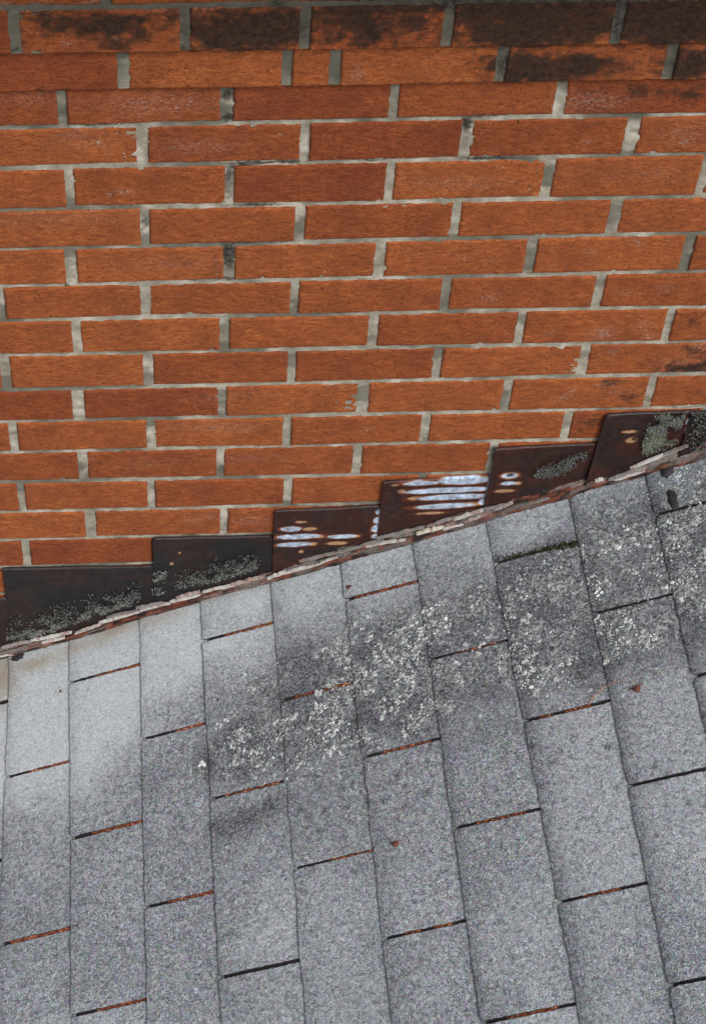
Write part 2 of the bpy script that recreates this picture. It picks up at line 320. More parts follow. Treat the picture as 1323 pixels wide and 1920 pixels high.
# mortar: slightly recessed sheets behind each plane of brick
DIRT = []
for (px, py, rx, rz, s, Y) in [(345, 65, .006, .03, .7, -.027), (347, 98, .008, .008, 1.4, -.027), (300, 20, .15, .005, .45, -.027), (28, 95, .012, .006, .8, -.027), (570, 60, .006, .03, .4, -.027), (800, 10, .5, .006, .55, -.027), (520, 12, .012, .02, 1, -.027), (1158, 50, .01, .04, .35, -.027),
        (231, 140, .01, .03, .3, -.013), (628, 135, .01, .03, .3, -.013), (538, 135, .01, .03, .25, -.013), (940, 122, .01, .03, .75, -.013), (1257, 115, .01, .03, .55, -.013),
        (426, 178, .011, .012, .9, 0), (426, 222, .01, .01, 1, 0), (1060, 170, .006, .02, .5, 0), (873, 235, .009, .014, 1, 0), (873, 262, .009, .03, .45, 0), (490, 307, .07, .004, .9, 0), (450, 315, .02, .006, .9, 0), (540, 304, .02, .004, 1, 0), (430, 330, .008, .016, .75, 0), (430, 365, .008, .016, .5, 0), (925, 299, .05, .004, 1, 0), (480, 386, .05, .004, .8, 0), (270, 420, .008, .02, .7, 0), (440, 455, .05, .004, 1, 0), (520, 455, .04, .004, .7, 0),
        (428, 480, .011, .028, 1.2, 0), (440, 524, .04, .004, .9, 0), (360, 527, .04, .003, .7, 0), (190, 235, .06, .003, .8, 0), (125, 540, .006, .005, 1.3, 0), (900, 219, .06, .003, .8, 0), (700, 301, .05, .003, .7, 0), (995, 515, .03, .003, .6, 0), (430, 395, .03, .003, .5, 0), (560, 400, .006, .02, .4, 0), (273, 260, .01, .03, .2, 0), (545, 700, .006, .02, .2, 0), (1255, 610, .012, .02, .5, 0), (1218, 752, .01, .008, .6, 0), (800, 825, .01, .005, .6, 0), (925, 858, .006, .012, .8, 0), (1290, 640, .05, .004, .6, 0), (1280, 765, .04, .004, .6, 0), (995, 480, .006, .02, .3, 0), (530, 572, .03, .002, .5, 0)]:
    x, z = wall(px, py, Y); DIRT.append((x, z, rx, rz, s))
def mortar_sheet(Y, x0, x1, z0, z1, step, kk):
    nx = int((x1-x0)/step)+1; nz = int((z1-z0)/step)+1
    X, Z = np.meshgrid(np.linspace(x0, x1, nx), np.linspace(0, 1, nz), indexing='ij')
    zl = bed(kk, X)+.0015 if kk < 0 else z0
    Z = zl+(z1-zl)*Z
    YY = Y+.0027+(fbm(X*90, Z*90, 4)-.5)*.0030+(fbm(X*14, Z*14, 2, 9)-.5)*.0010
    V = np.stack([X, YY, Z], -1).reshape(-1, 3)
    jx, jz = (fbm(V[:, 0]*220, V[:, 2]*220, 3, 8)-.5)*.012, (fbm(V[:, 0]*220, V[:, 2]*220, 3, 28)-.5)*.008
    D = .8*blobs(DIRT, V[:, 0]+jx, V[:, 2]+jz)*(.7+.6*fbm(V[:, 0]*300, V[:, 2]*300, 3, 18))
    so = blobs(SOOT, V[:, 0]+jx*2.5, V[:, 2]+jz*2.5); D = np.maximum(D, so*(.55+.5*fbm(V[:, 0]*200, V[:, 2]*200, 3, 81))*(Y < 0)+so*.5*(Y >= 0))
    G = .95*sm(V[:, 2]+(fbm(V[:, 0]*12, V[:, 2]*12, 3, 44)-.5)*.16, -.04, .16)+.75*sm(fbm(V[:, 0]*11, V[:, 2]*24, 4, 61), .50, .64)
    G = np.clip(G, 0, 1)
    return V, grid_faces(nx, nz, False), np.stack([D, G, D*0, D*0], 1)
mo = Acc()
mo.add(*mortar_sheet(0, -.40, .90, -1.26, .10, .0028, 0))
mo.add(*mortar_sheet(-.013, -.40, .90, .0735, .152, .0028, -1))
mo.add(*mortar_sheet(-.027, -.40, .90, .1435, .33, .0028, -2))
for Y, z0, z1, kk in ((0, -1.26, .10, 0), (-.013, .0735, .152, -1), (-.027, .1435, .33, -2)):
    for x0, x1 in ((WX0, -.40), (.90, WX1)): mo.add(*mortar_sheet(Y, x0, x1, z0, z1, .02, kk))
mo.add(*mortar_sheet(0, WX0, WX1, -2.0, -1.26, .02, 0)); mo.add(*mortar_sheet(-.027, WX0, WX1, .33, .371, .02, 0))
o = mo.build('mortar', [M_MORTAR]); adopt(o, wallE)
# solid core behind the bricks
def box(acc, x0, x1, y0, y1, z0, z1, C=(0, 0, 0, 0)):
    V = [(x, y, z) for x in (x0, x1) for y in (y0, y1) for z in (z0, z1)]
    acc.add(V, [(0, 1, 3, 2), (4, 6, 7, 5), (0, 4, 5, 1), (2, 3, 7, 6), (0, 2, 6, 4), (1, 5, 7, 3)], np.array(C, float))
co = Acc(); box(co, WX0+.01, WX1-.01, .03, .33, -2, .371); o = co.build('wall_core', [M_MORTAR], smooth=False); adopt(o, wallE)
cp = Acc(); box(cp, WX0-.02, WX1+.02, -.15, .36, .372, .45); o = cp.build('shade_slab', [M_MORTAR], smooth=False); adopt(o, wallE)  # unseen slab added above the frame to darken the wall top
# ================================================================== the shingled roof
roofE = empty('shingled_roof', tuple(R3(.3, .4, 0)))
tag(roofE, 'roof of grey asphalt shingles sloping down to the left below the brick wall', 'roof')
UL = {1: (-.0221, -.3516), 2: (-.0052, -.2336), 3: (-.0151, -.0973), 4: (-.0087, .0193), 5: (-.0044, .1498), 6: (.0027, .2772), 7: (.0051, .4068), 8: (.019, .536), 9: (.0046, .68), 10: (.0058, .8092)}
def uline(n):
    if n in UL: return UL[n]
    return (0.0, -.4932+.1315*n-.006) if n < 1 else (.005, -.4995+.1309*n)
SLOT = {1: (.2502, .5582), 2: (.0962, .3996, .7093), 3: (.2484, .5566), 4: (.0885, .3946, .7047), 5: (.2471, .5538), 6: (.0878, .3917, .705), 7: (.247, .5544, .8686), 8: (.0999, .4031, .7131), 9: (.2455, .5569, .8752)}
VMAX = 1.75
ORANGE = {}                                      # (course, slot) -> stretches of the slot (0 butt .. 1 top) where rust-red shows
for k_, seg in {(1, 0): [(.35, 1)], (1, 1): [(.15, 1)], (2, 0): [(.35, 1)], (2, 1): [(.3, 1)], (2, 2): [(.35, 1)], (3, 0): [(.45, 1)], (3, 1): [(.3, .9)], (4, 0): [(.3, 1)], (4, 1): [(.2, .9)], (4, 2): [],
                (5, 0): [(.2, 1)], (5, 1): [(.45, 1)], (6, 0): [(.15, 1)], (6, 1): [(.25, .85)], (6, 2): [(.28, .45), (.62, .82)], (7, 0): [(.35, .9)], (7, 1): [(.3, .85)], (7, 2): [(.3, .85)],
                (8, 0): [], (8, 1): [(.2, .35), (.5, .8)], (8, 2): [(.3, .7)], (9, 0): [], (9, 1): [], (9, 2): []}.items(): ORANGE[k_] = seg
# stain survey, in roof coordinates
def rb(px, py, ru, rv, s): u, v = roof(px, py); return (u, v, ru, rv, s)
WASH_EDGE = [roof(*p) for p in [(0, 1560), (80, 1530), (180, 1480), (260, 1400), (330, 1300), (420, 1240), (520, 1205), (600, 1185), (700, 1140), (790, 1100), (850, 1060), (930, 1030), (1050, 960), (1150, 900)]]
WU = np.array([p[0] for p in WASH_EDGE]); WV = np.array([p[1] for p in WASH_EDGE])
DARK = [rb(310, 1460, .05, .03, .35), rb(440, 1400, .05, .09, .50), rb(420, 1340, .03, .05, .4), rb(520, 1380, .08, .05, .5), rb(600, 1250, .06, .05, .5), rb(560, 1215, .04, .03, .4), rb(700, 1200, .06, .06, .5), rb(640, 1370, .08, .04, .45), rb(860, 1130, .07, .06, .5), rb(850, 1060, .05, .05, .3), rb(990, 1120, .06, .07, .42),
        rb(920, 1370, .06, .03, .4), rb(750, 1365, .04, .02, .5), rb(450, 1540, .045, .03, .95), rb(500, 1515, .03, .02, .9), rb(420, 1545, .025, .02, .6), rb(330, 1640, .05, .1, .2), rb(1150, 970, .05, .05, .35), rb(1090, 1090, .05, .08, .35), rb(1180, 1100, .04, .03, .3), rb(740, 1300, .05, .06, .35), rb(600, 1460, .06, .04, .3)]
SPOT = [rb(425, 1548, .030, .017, 1.3), rb(470, 1532, .036, .020, 1.4), rb(510, 1512, .024, .018, 1.3), rb(440, 1565, .02, .010, .9)]
for (px, py) in [(660, 1470), (690, 1505), (745, 1455), (610, 1520), (555, 1500), (800, 1490), (680, 1445), (640, 1440), (720, 1560), (770, 1445), (520, 1440), (305, 1523), (325, 1555), (345, 1557), (598, 1480), (582, 1505), (582, 1533), (730, 1468), (760, 1478), (762, 1512), (766, 1430), (1035, 1432), (720, 1505), (650, 1515), (565, 1522), (1142, 1400), (705, 1440), (760, 1400), (610, 1560), (1100, 1105), (1000, 1400), (640, 1490), (335, 1530), (590, 1630), (1290, 1510), (1225, 1440)]:
    SPOT.append(rb(px, py, .0052, .0052, random.uniform(.8, 1.3)))
BROWN = [rb(5, 1270, .03, .045, 1.0), rb(70, 1245, .06, .016, .8), rb(150, 1215, .045, .014, .7), rb(215, 1180, .055, .02, .9), rb(190, 1200, .05, .016, .6), rb(300, 1160, .06, .018, .55), rb(420, 1115, .07, .014, .45), rb(480, 1100, .04, .012, .4), rb(330, 1150, .03, .012, .5), rb(115, 1297, .004, .003, 1.0), rb(5, 1310, .02, .03, .5)]
LICH = [rb(470, 1380, .06, .05, .9), rb(560, 1340, .06, .035, .9), rb(600, 1390, .06, .03, .7), rb(430, 1420, .03, .03, .6), rb(680, 1240, .05, .05, .8), rb(740, 1330, .07, .04, 1.0), rb(770, 1360, .05, .02, .9), rb(870, 1280, .06, .04, 1.0), rb(860, 1320, .04, .02, .8), rb(980, 1220, .06, .06, .8), rb(1020, 1270, .05, .03, .9), rb(990, 1100, .06, .05, .6), rb(1060, 1120, .03, .05, .4), rb(1170, 1090, .05, .04, .7), rb(1190, 1180, .05, .03, .9), rb(1220, 1200, .04, .02, .6), rb(1290, 1060, .04, .06, .8), rb(1300, 1110, .03, .05, .8), rb(1150, 1000, .06, .04, .3), rb(700, 1150, .04, .02, .3), rb(100, 1835, .012, .012, .9), rb(815, 1170, .03, .03, .4)]
BT = np.array([roof(*p) for p in [(360, 1390), (470, 1265), (560, 1210), (700, 1155), (850, 1090), (930, 1035), (1100, 950), (1323, 880)]])
BB = np.array([roof(*p) for p in [(360, 1460), (430, 1480), (560, 1445), (700, 1425), (820, 1370), (960, 1305), (1080, 1280), (1240, 1225), (1323, 1200)]])
def band(u, v):                                   # the belt where lichen lives: below the zinc-washed strip
    n = fbm(u*18, v*18, 4, 63)-.5
    t = np.interp(u, BT[:, 0], BT[:, 1], left=9)+n*.10; b = np.interp(u, BB[:, 0], BB[:, 1], left=-9)+n*.08
    return sm(v-t, -.015, .045)*(1-sm(v-b, -.035, .02))
def stain(u, v):
    n1 = fbm(u*14, v*14, 4, 3.1)-.5; n2 = fbm(u*50, v*50, 3, 7.7)-.5
    edge = np.interp(u, WU, WV, left=.42, right=-.1)
    w = sm(edge+n1*.13+n2*.07-v, -.11, .12)
    fade = np.interp(u, [-.5, -.1, .2, .45, .7], [1., .95, .72, .5, .3])
    patch = .22*sm(fbm(u*5, v*5, 4, 21), .42, .68)
    wash = np.clip(w*fade*.95+patch+.06, 0, 1)
    bd_ = band(u, v)
    dk = np.maximum(blobs(DARK, u+n2*.012, v+n1*.02), (bd_*.72+.34*band(u, v-.03))*(.55+.9*fbm(u*22, v*22, 4, 12)))
    # small dark spots laid over the dark patches
    dk = np.maximum(dk, blobs(SPOT, u+n2*.010, v+(fbm(u*60, v*60, 3, 97)-.5)*.010)*.95)
    br = np.clip(blobs(BROWN, u+n2*.02, v+n2*.01), 0, 1)
    li = np.maximum(blobs(LICH, u+n2*.02, v+n2*.02)*.9, bd_*.9)*sm(fbm(u*26, v*26, 4, 71), .33, .60)*.95+.08*sm(u, .45, .7)
    return wash*(1-np.clip(dk, 0, 1)*.7), np.clip(dk, 0, 1), np.clip(li, 0, 1), br
rrng = np.random.RandomState(3)
vs0 = np.array([.0, .0012, .0026, .0046])
def tab(acc, n, va, vb, fine):
    st = .0036 if fine else .02
    a, b = uline(n); a2, b2 = uline(n+1)
    T = lambda s: s
    ns = int(.16/st)+1
    s = np.concatenate([vs0, np.linspace(.008, .137, ns)]) if fine else np.linspace(0, .137, 9)
    nv = max(3, int((vb-va)/st)); t = np.linspace(0, 1, nv+1)
    if fine: t = np.unique(np.concatenate([[0, .004, .010], t[1:-1], [.990, .996, 1]]))
    S, Tt = np.meshgrid(s, t, indexing='ij')
    rad = .0028+.003*min(max((n-3)/5, 0), 1)+rrng.uniform(-.0015, .002)
    ins = np.where(S < rad, rad-np.sqrt(np.clip(rad**2-(rad-S)**2, 0, None)), 0)
    Vv = (va+ins)+(vb-va-2*ins)*Tt
    ox = rrng.uniform(0, 90)
    skew = rrng.uniform(-.0015, .0015)
    U = (a*Vv+b)+S*(((a2-a)*Vv+b2-b)+.007)/.137+skew*(Tt-.5)
    ej = (fbm(Vv*210+ox, S*0+n*3.3, 4)-.5)*.0036+(fbm(Vv*25+ox, S*0, 2)-.5)*.0028
    U = U+ej*np.exp(-S/.006)
    if va > .001: Vv = Vv+(fbm(U*210+ox, S*0+.5, 4)-.5)*.0030*np.exp(-np.abs(Vv-va)/.004)
    Vv = Vv+(fbm(U*210+ox, S*0+9.5, 4)-.5)*.0030*np.exp(-np.abs(Vv-vb)/.004)
    prog = np.clip((U-.1)/.6, 0, 1)                # shingles higher up the slope are more curled
    lift = .0006+.0020*prog+rrng.uniform(-.0004, .0006)
    w = .0050+lift-S/.131*(.0030+lift)
    w = w-(.0010+.0022*prog)*np.clip(1-S/.022, 0, 1)**2
    w = w+(fbm(U*12+ox, Vv*12, 3)-.5)*.0018+(fbm(U*300, Vv*300, 2)-.5)*.0006
    w = w+.0010*prog*np.exp(-np.minimum(Vv-va, vb-Vv).clip(0)/.012)*np.clip(1-S/.10, 0, 1)   # corners curl up a little
    # rake cut at the wall
    nu_, nv_ = S.shape
    P = R3(U, Vv, w).reshape(-1, 3)
    wa, dk, li, br = stain(U.ravel(), Vv.ravel()); tv = rrng.uniform(-.14, .12); wa = np.clip(wa+max(tv, 0), 0, 1); dk = np.clip(dk+max(-tv, 0), 0, 1)
    butt = np.exp(-S.ravel()/.020)*(.25+.75*prog.ravel())*.95*(.5+fbm(U.ravel()*40, Vv.ravel()*25, 3, 5))   # darker towards the butt, stronger up the slope
    C = np.stack([wa*(1-butt), np.clip(dk+butt*.7, 0, 1), li, br], 1)
    F = grid_faces(nu_, nv_, True); fm = [0]*len(F)
    # thickness
    bd = border(nu_, nv_); n0 = len(P); m = len(bd)
    low = P[bd]-RN*(.0026+.0010*min(max((n-3)/5, 0), 1))
    for i in range(m):
        F.append((bd[i], bd[(i+1) % m], n0+(i+1) % m, n0+i)); fm.append(1)
    acc.add(np.concatenate([P, low]), F, np.concatenate([C, C[bd]]), fm)
def headlap(acc, n, slots_above, fine):
    # uncut upper half of this strip, lying under course n+1 and showing in its slots
    a, b = uline(n+1); st = .004 if fine else .05
    nv = int(VMAX/st)
    s = np.linspace(-.0025, .150, 40 if fine else 6); v = np.linspace(.002, VMAX, nv)
    S, V = np.meshgrid(s, v, indexing='ij'); U = a*V+b+S
    w = .0012-S/.131*.0026+(fbm(U*200, V*200, 3)-.5)*.0010
    r = np.zeros_like(S)
    for i, vc in enumerate(slots_above):
        segs = ORANGE.get((n+1, i), [(rrng.uniform(.2, .4), rrng.uniform(.6, .9))] if n+1 < 1 else [])
        for (p0, p1) in segs:
            m_ = (np.abs(V-vc) < .009)
            q = S/.131
            r = np.where(m_, np.maximum(r, sm(q, p0-.08, p0+.05)*(1-sm(q, p1-.03, p1+.06))), r)
    acc.add(R3(U, V, w).reshape(-1, 3), grid_faces(*S.shape, True), np.stack([r.ravel(), r.ravel()*0, r.ravel()*0, r.ravel()*0], 1), 2)
def slots(n):
    s = list(SLOT.get(n, [(.2475 if n % 2 else .0950)]))
    while s[-1] < VMAX-.05: s.append(s[-1]+.3085)
    return s
for n in range(-6, 15):
    acc = Acc(); fine = 0 <= n <= 10
    sl = slots(n); va = .0; half = .0027
    for i, vc in enumerate(sl+[VMAX+half]):
        hw = half+rrng.uniform(-.0006, .0008)
        tab(acc, n, va if i == 0 else va, min(vc-hw, VMAX), fine and va < 1.0)
        va = vc+hw
    headlap(acc, n, slots(n+1), -1 <= n <= 9)
    o = acc.build('shingle_course', [M_SHING, M_ASPH, M_HEAD]); adopt(o, roofE)
# deck under the shingles
dk = Acc(); u0, u1 = -1.32, 1.46
V = [R3(np.array(u), np.array(v), np.array(w)) for u in (u0, u1) for v in (.0, VMAX-.02) for w in (-.03, -.006)]
dk.add(V, [(0, 1, 3, 2), (4, 6, 7, 5), (0, 4, 5, 1), (2, 3, 7, 6), (0, 2, 6, 4), (1, 5, 7, 3)], np.array([.12, .08, .05, 0]))
o = dk.build('roof_deck', [M_WOOD], smooth=False); adopt(o, roofE)
# ================================================================== step flashings
def roofline(x): return np.interp(x, [-.3366, -.0819, .1364, .3221, .5621, .798, .9], [-1.2732, -1.1545, -1.0598, -.9823, -.8795, -.7686, -.72])
def wp(px, py, rx=0, ry=0):                       # surveyed spot on the flashing plane, with radii
    x, z = wall(px, py, -.006); x2, _ = wall(px+rx, py, -.006); _, z2 = wall(px, py+ry, -.006); return x, z, x2-x, z-z2
BLK = (.0075, .0060, .0062); BRN = (.030, .0080, .0046); SIL = (.33, .40, .50); CRM = (.30, .18, .095); 
FL = [ # label, top-left px, top-right px, base colour, silver ellipses, halo ellipses, dark blobs
 dict(l='rust-brown flashing sliver at the left end, mostly outside the picture', p=[(-200, 1130), (3, 1122)], base='m', sil=[], crm=[], dark=[(-60, 1150, 60, 40)]),
 dict(l='largest black step flashing, leftmost full one, grey lichen along its foot', p=[(5, 1068), (290, 1062)], base='k', sil=[], crm=[], dark=[]),
 dict(l='black step flashing with rounded top corners below the last half brick', p=[(286, 1010), (512, 1006)], base='k', sil=[], crm=[(322, 1057, 3.2, 2.6), (337, 1037, 2, 1.7)], dark=[]),
 dict(l='rusty brown step flashing with short pale streaks near its left edge', p=[(515, 957), (724, 949)], base='m', sil=[(546, 991.5, 19, 4.5), (558, 1006, 40, 4.5), (551, 1020.5, 33, 4), (641, 1006, 27, 3.6), (709, 961, 5, 5), (708, 977, 8, 6), (706, 992, 10, 6), (704, 1006, 8, 4), (712, 985, 3.5, 30)],
      crm=[(564, 978.6, 10, 2), (580, 992, 13, 3), (631, 1019, 19, 3), (564, 1034, 4.5, 2.4), (597, 1006, 10, 3), (662, 1006, 12, 2.5), (585, 1020, 9, 3)], dark=[(546, 1001, 6, 2.4), (605, 965, 30, 16), (690, 955, 25, 8)]),
 dict(l='rusty step flashing with long parallel silver streaks, the most worn one', p=[(718, 903), (928, 892)], base='m', sil=[(789, 906, 32, 4), (870, 902, 50, 7), (840, 920, 81, 5), (852, 933, 70, 5), (833, 950, 54, 4.6), (917, 915, 4.5, 26), (907, 943, 10, 6)],
      crm=[(740, 909, 7, 2), (806, 963, 25, 2.4), (880, 947, 22, 3), (780, 934, 16, 3), (752, 921, 8, 3)], dark=[(735, 950, 14, 40), (860, 913, 62, 1.5), (850, 926.5, 68, 1.5), (880, 941, 20, 2)]),
 dict(l='dark step flashing with three short pale dashes and a grey lichen patch', p=[(928, 840), (1121, 832)], base='m', sil=[(953.5, 906, 15, 3.4), (955, 891.5, 15, 4.6)], crm=[(944.5, 920, 19, 2.6), (970, 906, 7, 3), (955, 891.5, 17, 6)], dark=[(956, 890, 7, 3), (1000, 860, 60, 14), (1060, 850, 40, 16)]),
 dict(l='dark step flashing at the upper right with one eye-shaped pale spot', p=[(1134, 776), (1300, 771)], base='m', sil=[(1289, 790, 3.5, 6), (1288, 805, 4.5, 8), (1288, 822, 4, 8)], crm=[(1183, 809, 17, 2.6), (1184, 825, 11, 5)], dark=[(1188, 823, 5, 3.6), (1170, 790, 50, 12), (1215, 800, 25, 40)]),
 dict(l='narrow lichen-greyed flashing at the right edge of the picture', p=[(1293, 772), (1460, 760)], base='k', sil=[], crm=[], dark=[]),
]
def erase(Lx, X, Z, j=None):
    r = np.zeros_like(X)
    jx = (fbm(X*150, Z*420, 4, 2)-.5)*.8; 
    for (px, py, rx, ry) in Lx:
        x, z, a, b = wp(px, py, rx, ry)
        # each worn streak follows the rib of the metal: along the flashing, tapering at the ends
        d = np.sqrt(((X-x)/a)**2+((Z-z-(X-x)*.0)/b)**2)+jx*.35
        r = np.maximum(r, np.clip(1.6-d*1.0, 0, 1.6))
    return r
for i, f in enumerate(FL):
    (xa, za), (xb, zb) = wall(*f['p'][0], -.004), wall(*f['p'][1], -.004)
    skew = {5: -.004, 6: -.010}.get(i, 0.0)
    x1 = xb+.010; st = .0011 if -.4 < xa < .82 else .004
    nx = int((x1-xa)/st); s = np.linspace(0, 1, nx)
    zlow = lambda x: roofline(x)-.03
    nz = int((max(za, zb)-zlow(xa))/st)+2; t = np.linspace(0, 1, nz)
    S, T = np.meshgrid(s, t, indexing='ij')
    X = xa+(x1-xa)*S; top = za+(zb-za)*np.clip((X-xa)/(xb-xa), 0, 1)
    if i in (2, 6): top = top-.004*np.clip(1-(X-xa)/.007, 0, 1)**2       # rounded, folded corner
    if i == 2: top = top-.005*np.clip(1-(xb-X)/.008, 0, 1)**2
    top = top+(fbm(X*40, X*0+i, 3)-.5)*.0022
    Z = top+(zlow(X)-top)*T
    X = X+skew*T*(1-S)+(fbm(Z*60, Z*0+i*5, 3)-.5)*.0014*np.exp(-S*40)
    Yf = -.0045-i*.0006*(1-S)+(fbm(X*9, Z*14, 3, i)-.5)*.0030
    Yf = Yf+.004*np.exp(-T*(top-zlow(X))/.0004)+(fbm(X*30, Z*30, 3, i+5)-.5)*.0016                           # top edge is bent back into the joint
    Yf = Yf-.0007*np.exp(-(X-xa)/.004)+.0010*np.exp(-(x1-X)/.004)
    V = np.stack([X, Yf, Z], -1).reshape(-1, 3); X_, Z_ = V[:, 0], V[:, 2]
    base = np.array(BLK if f['base'] == 'k' else BRN)
    C = np.tile(base, (len(V), 1)); n = fbm(X_*50, Z_*90, 4, i*3); n2 = fbm(X_*14, Z_*26, 3, i*7)
    bk = sm(n2, .42, .62)[:, None]
    C = C*(1-bk)+np.array((.016, .008, .007))*bk
    if f['base'] == 'k':
        h = (Z_-roofline(X_)); rr = (sm(n, .5, .8)*.5*np.clip(1-h/.03, 0, 1)+.5*np.clip(1-h/.012, 0, 1))[:, None]; C = C*(1-rr)+np.array((.055, .013, .008))*rr
    rough = np.full(len(V), .55)
    L_ = erase(f['crm'], X_, Z_); Ls = erase(f['sil'], X_, Z_); Ld = erase(f['dark'], X_, Z_)
    halo = np.clip(np.maximum(sm(Ls, .0, .55)*.7, sm(L_, .1, .6)*.7), 0, 1)[:, None]
    C = C*(1-halo)+np.array((.17, .040, .013))*halo
    cr = sm(np.maximum(L_*.95, Ls), .46, .66)[:, None]; C = C*(1-cr)+np.array(CRM)*cr
    sl = sm(Ls, .52, .68)[:, None]; C = C*(1-sl)+np.array(SIL)*sl*(.75+.5*n[:, None])+0
    dd = (sm(Ld, .45, .9)*.9)[:, None]; dcol = np.array((.022, .010, .008)); C = C*(1-dd)+dcol*dd
    # foot: grime
    ft = np.clip(1-(Z_-roofline(X_))/.010, 0, 1)[:, None]*.6; C = C*(1-ft)+np.array((.030, .012, .008))*ft
    col = np.concatenate([C, rough[:, None]], 1)
    F = grid_faces(nx, nz, True); bd = border(nx, nz); n0 = len(V); m = len(bd); back = V[bd].copy(); back[:, 1] += .0008
    F += [(bd[q], bd[(q+1) % m], n0+(q+1) % m, n0+q) for q in range(m)]
    o = mesh_obj('step_flashing', np.concatenate([V, back]), F, [M_FLASH], None, None, np.concatenate([col, col[bd]]))
    tag(o, f['l'], 'flashing', 'step flashings along the foot of the brick wall')
# a thin smear of mortar and crumbs at the vertical edge of each step
# ================================================================== rusty edge trim with flaking paint along the joint
tr = Acc()
NS = 900; xs = np.linspace(-.60, 1.30, NS)
TOP = [(-400, 1300), (0, 1218), (62, 1203), (130, 1187), (190, 1168), (262, 1146), (300, 1135), (375, 1112), (430, 1098), (500, 1078), (540, 1064), (580, 1050), (640, 1028), (720, 1008), (790, 988), (850, 968), (905, 950), (945, 940), (1000, 925), (1060, 908), (1110, 895), (1150, 888), (1200, 870), (1240, 855), (1290, 838), (1330, 818), (1700, 650)]
BOT = [(-400, 1318), (0, 1234), (70, 1216), (130, 1200), (190, 1183), (262, 1159), (320, 1142), (375, 1126), (440, 1108), (505, 1092), (560, 1078), (635, 1054), (700, 1036), (775, 1018), (830, 1001), (912, 976), (960, 960), (1000, 951), (1070, 930), (1110, 913), (1140, 908), (1215, 888), (1240, 880), (1300, 868), (1330, 852), (1700, 690)]
TW = np.array([wall(*p, -.006) for p in TOP]); BW = np.array([wall(*p, -.014) for p in BOT])
prof = [(-.0050, .0, .004), (-.0062, .08, 0), (-.0085, .28, 0), (-.0090, .45, 0), (-.0130, .55, 0), (-.0140, .80, 0), (-.0145, 1.0, 0), (-.010, 1.5, -.004)]   # y, position from top to bottom edge
Vt = []; Ct = []
tz = np.interp(xs, TW[:, 0], TW[:, 1])+.001; bz = np.interp(xs, BW[:, 0], BW[:, 1])-.001
for q, (yy, ff, ex) in enumerate(prof):
    z = tz+(bz-tz)*(.10+ff*.80)+ex+(fbm(xs*90, xs*0+q*.7, 4)-.5)*.0040; y = yy+(fbm(xs*110, xs*0+q*.9+40, 4)-.5)*.0045
    Vt.append(np.stack([xs, y, z], -1))
    n = fbm(xs*70, xs*0+q*1.3, 4, 4); nn = sm(n, .38, .68)[:, None]
    c = np.array((.012, .007, .006))*(1-nn)+np.array((.15, .040, .019))*nn
    g = sm(fbm(xs*32, xs*0+q*.9, 4, 33), .42, .60)[:, None]*(.85 if q < 4 else .55); c = c*(1-g)+np.array((.155, .142, .130))*g
    Ct.append(np.concatenate([c, np.zeros((NS, 1))], 1))
Vt = np.stack(Vt, 1).reshape(-1, 3); Ct = np.stack(Ct, 1).reshape(-1, 4)
tr.add(Vt, grid_faces(NS, len(prof), True), Ct)
trim = tr.build('edge_trim', [M_RUST])
tag(trim, 'rusty metal edge with flaking whitish paint running along the joint of roof and brick wall', 'metal trim')
frng = np.random.RandomState(21)
# paint flakes: start px, end px (along the joint), width px, colour, lift
FK = [((2, 1217), (62, 1203), 5, 'p'), ((58, 1204), (135, 1188), 6, 'w'), ((0, 1232), (28, 1228), 4, 'w'), ((78, 1207), (122, 1198), 5, 'w'), ((140, 1190), (190, 1172), 6, 'w'), ((185, 1170), (262, 1149), 7, 'w'), ((200, 1160), (258, 1146), 6, 'g'), ((262, 1147), (320, 1132), 7, 'w'), ((255, 1142), (305, 1133), 6, 'g'), ((318, 1131), (376, 1118), 8, 'w'), ((330, 1124), (375, 1111), 5, 'p'),
      ((380, 1112), (440, 1098), 5, 'w'), ((432, 1099), (498, 1082), 13, 'p'), ((500, 1087), (535, 1074), 11, 'w'), ((530, 1077), (590, 1062), 6, 'w'), ((560, 1055), (640, 1035), 5, 'g'), ((590, 1062), (634, 1046), 4, 'w'), ((636, 1037), (720, 1014), 9, 'g'), ((685, 1026), (760, 1014), 6, 'w'), ((705, 1012), (795, 990), 8, 'g'), ((780, 1003), (832, 990), 16, 'c'), ((800, 990), (850, 972), 8, 'g'), ((830, 994), (868, 984), 8, 'w'), ((850, 976), (905, 958), 7, 'w'), ((868, 982), (912, 966), 9, 'p'), ((900, 960), (945, 948), 6, 'g'), ((925, 958), (962, 944), 5, 'p'),
      ((1115, 904), (1131, 900), 6, 'w'), ((1140, 902), (1215, 876), 11, 'g'), ((1150, 902), (1208, 884), 7, 'w'), ((1180, 880), (1270, 846), 7, 'w'), ((1205, 872), (1285, 838), 6, 'g'), ((1255, 852), (1290, 838), 4, 'g'), ((1000, 945), (1030, 935), 4, 'g')]
PC = {'w': (.38, .36, .34), 'g': (.17, .16, .15), 'p': (.27, .225, .21), 'c': (.44, .40, .34)}
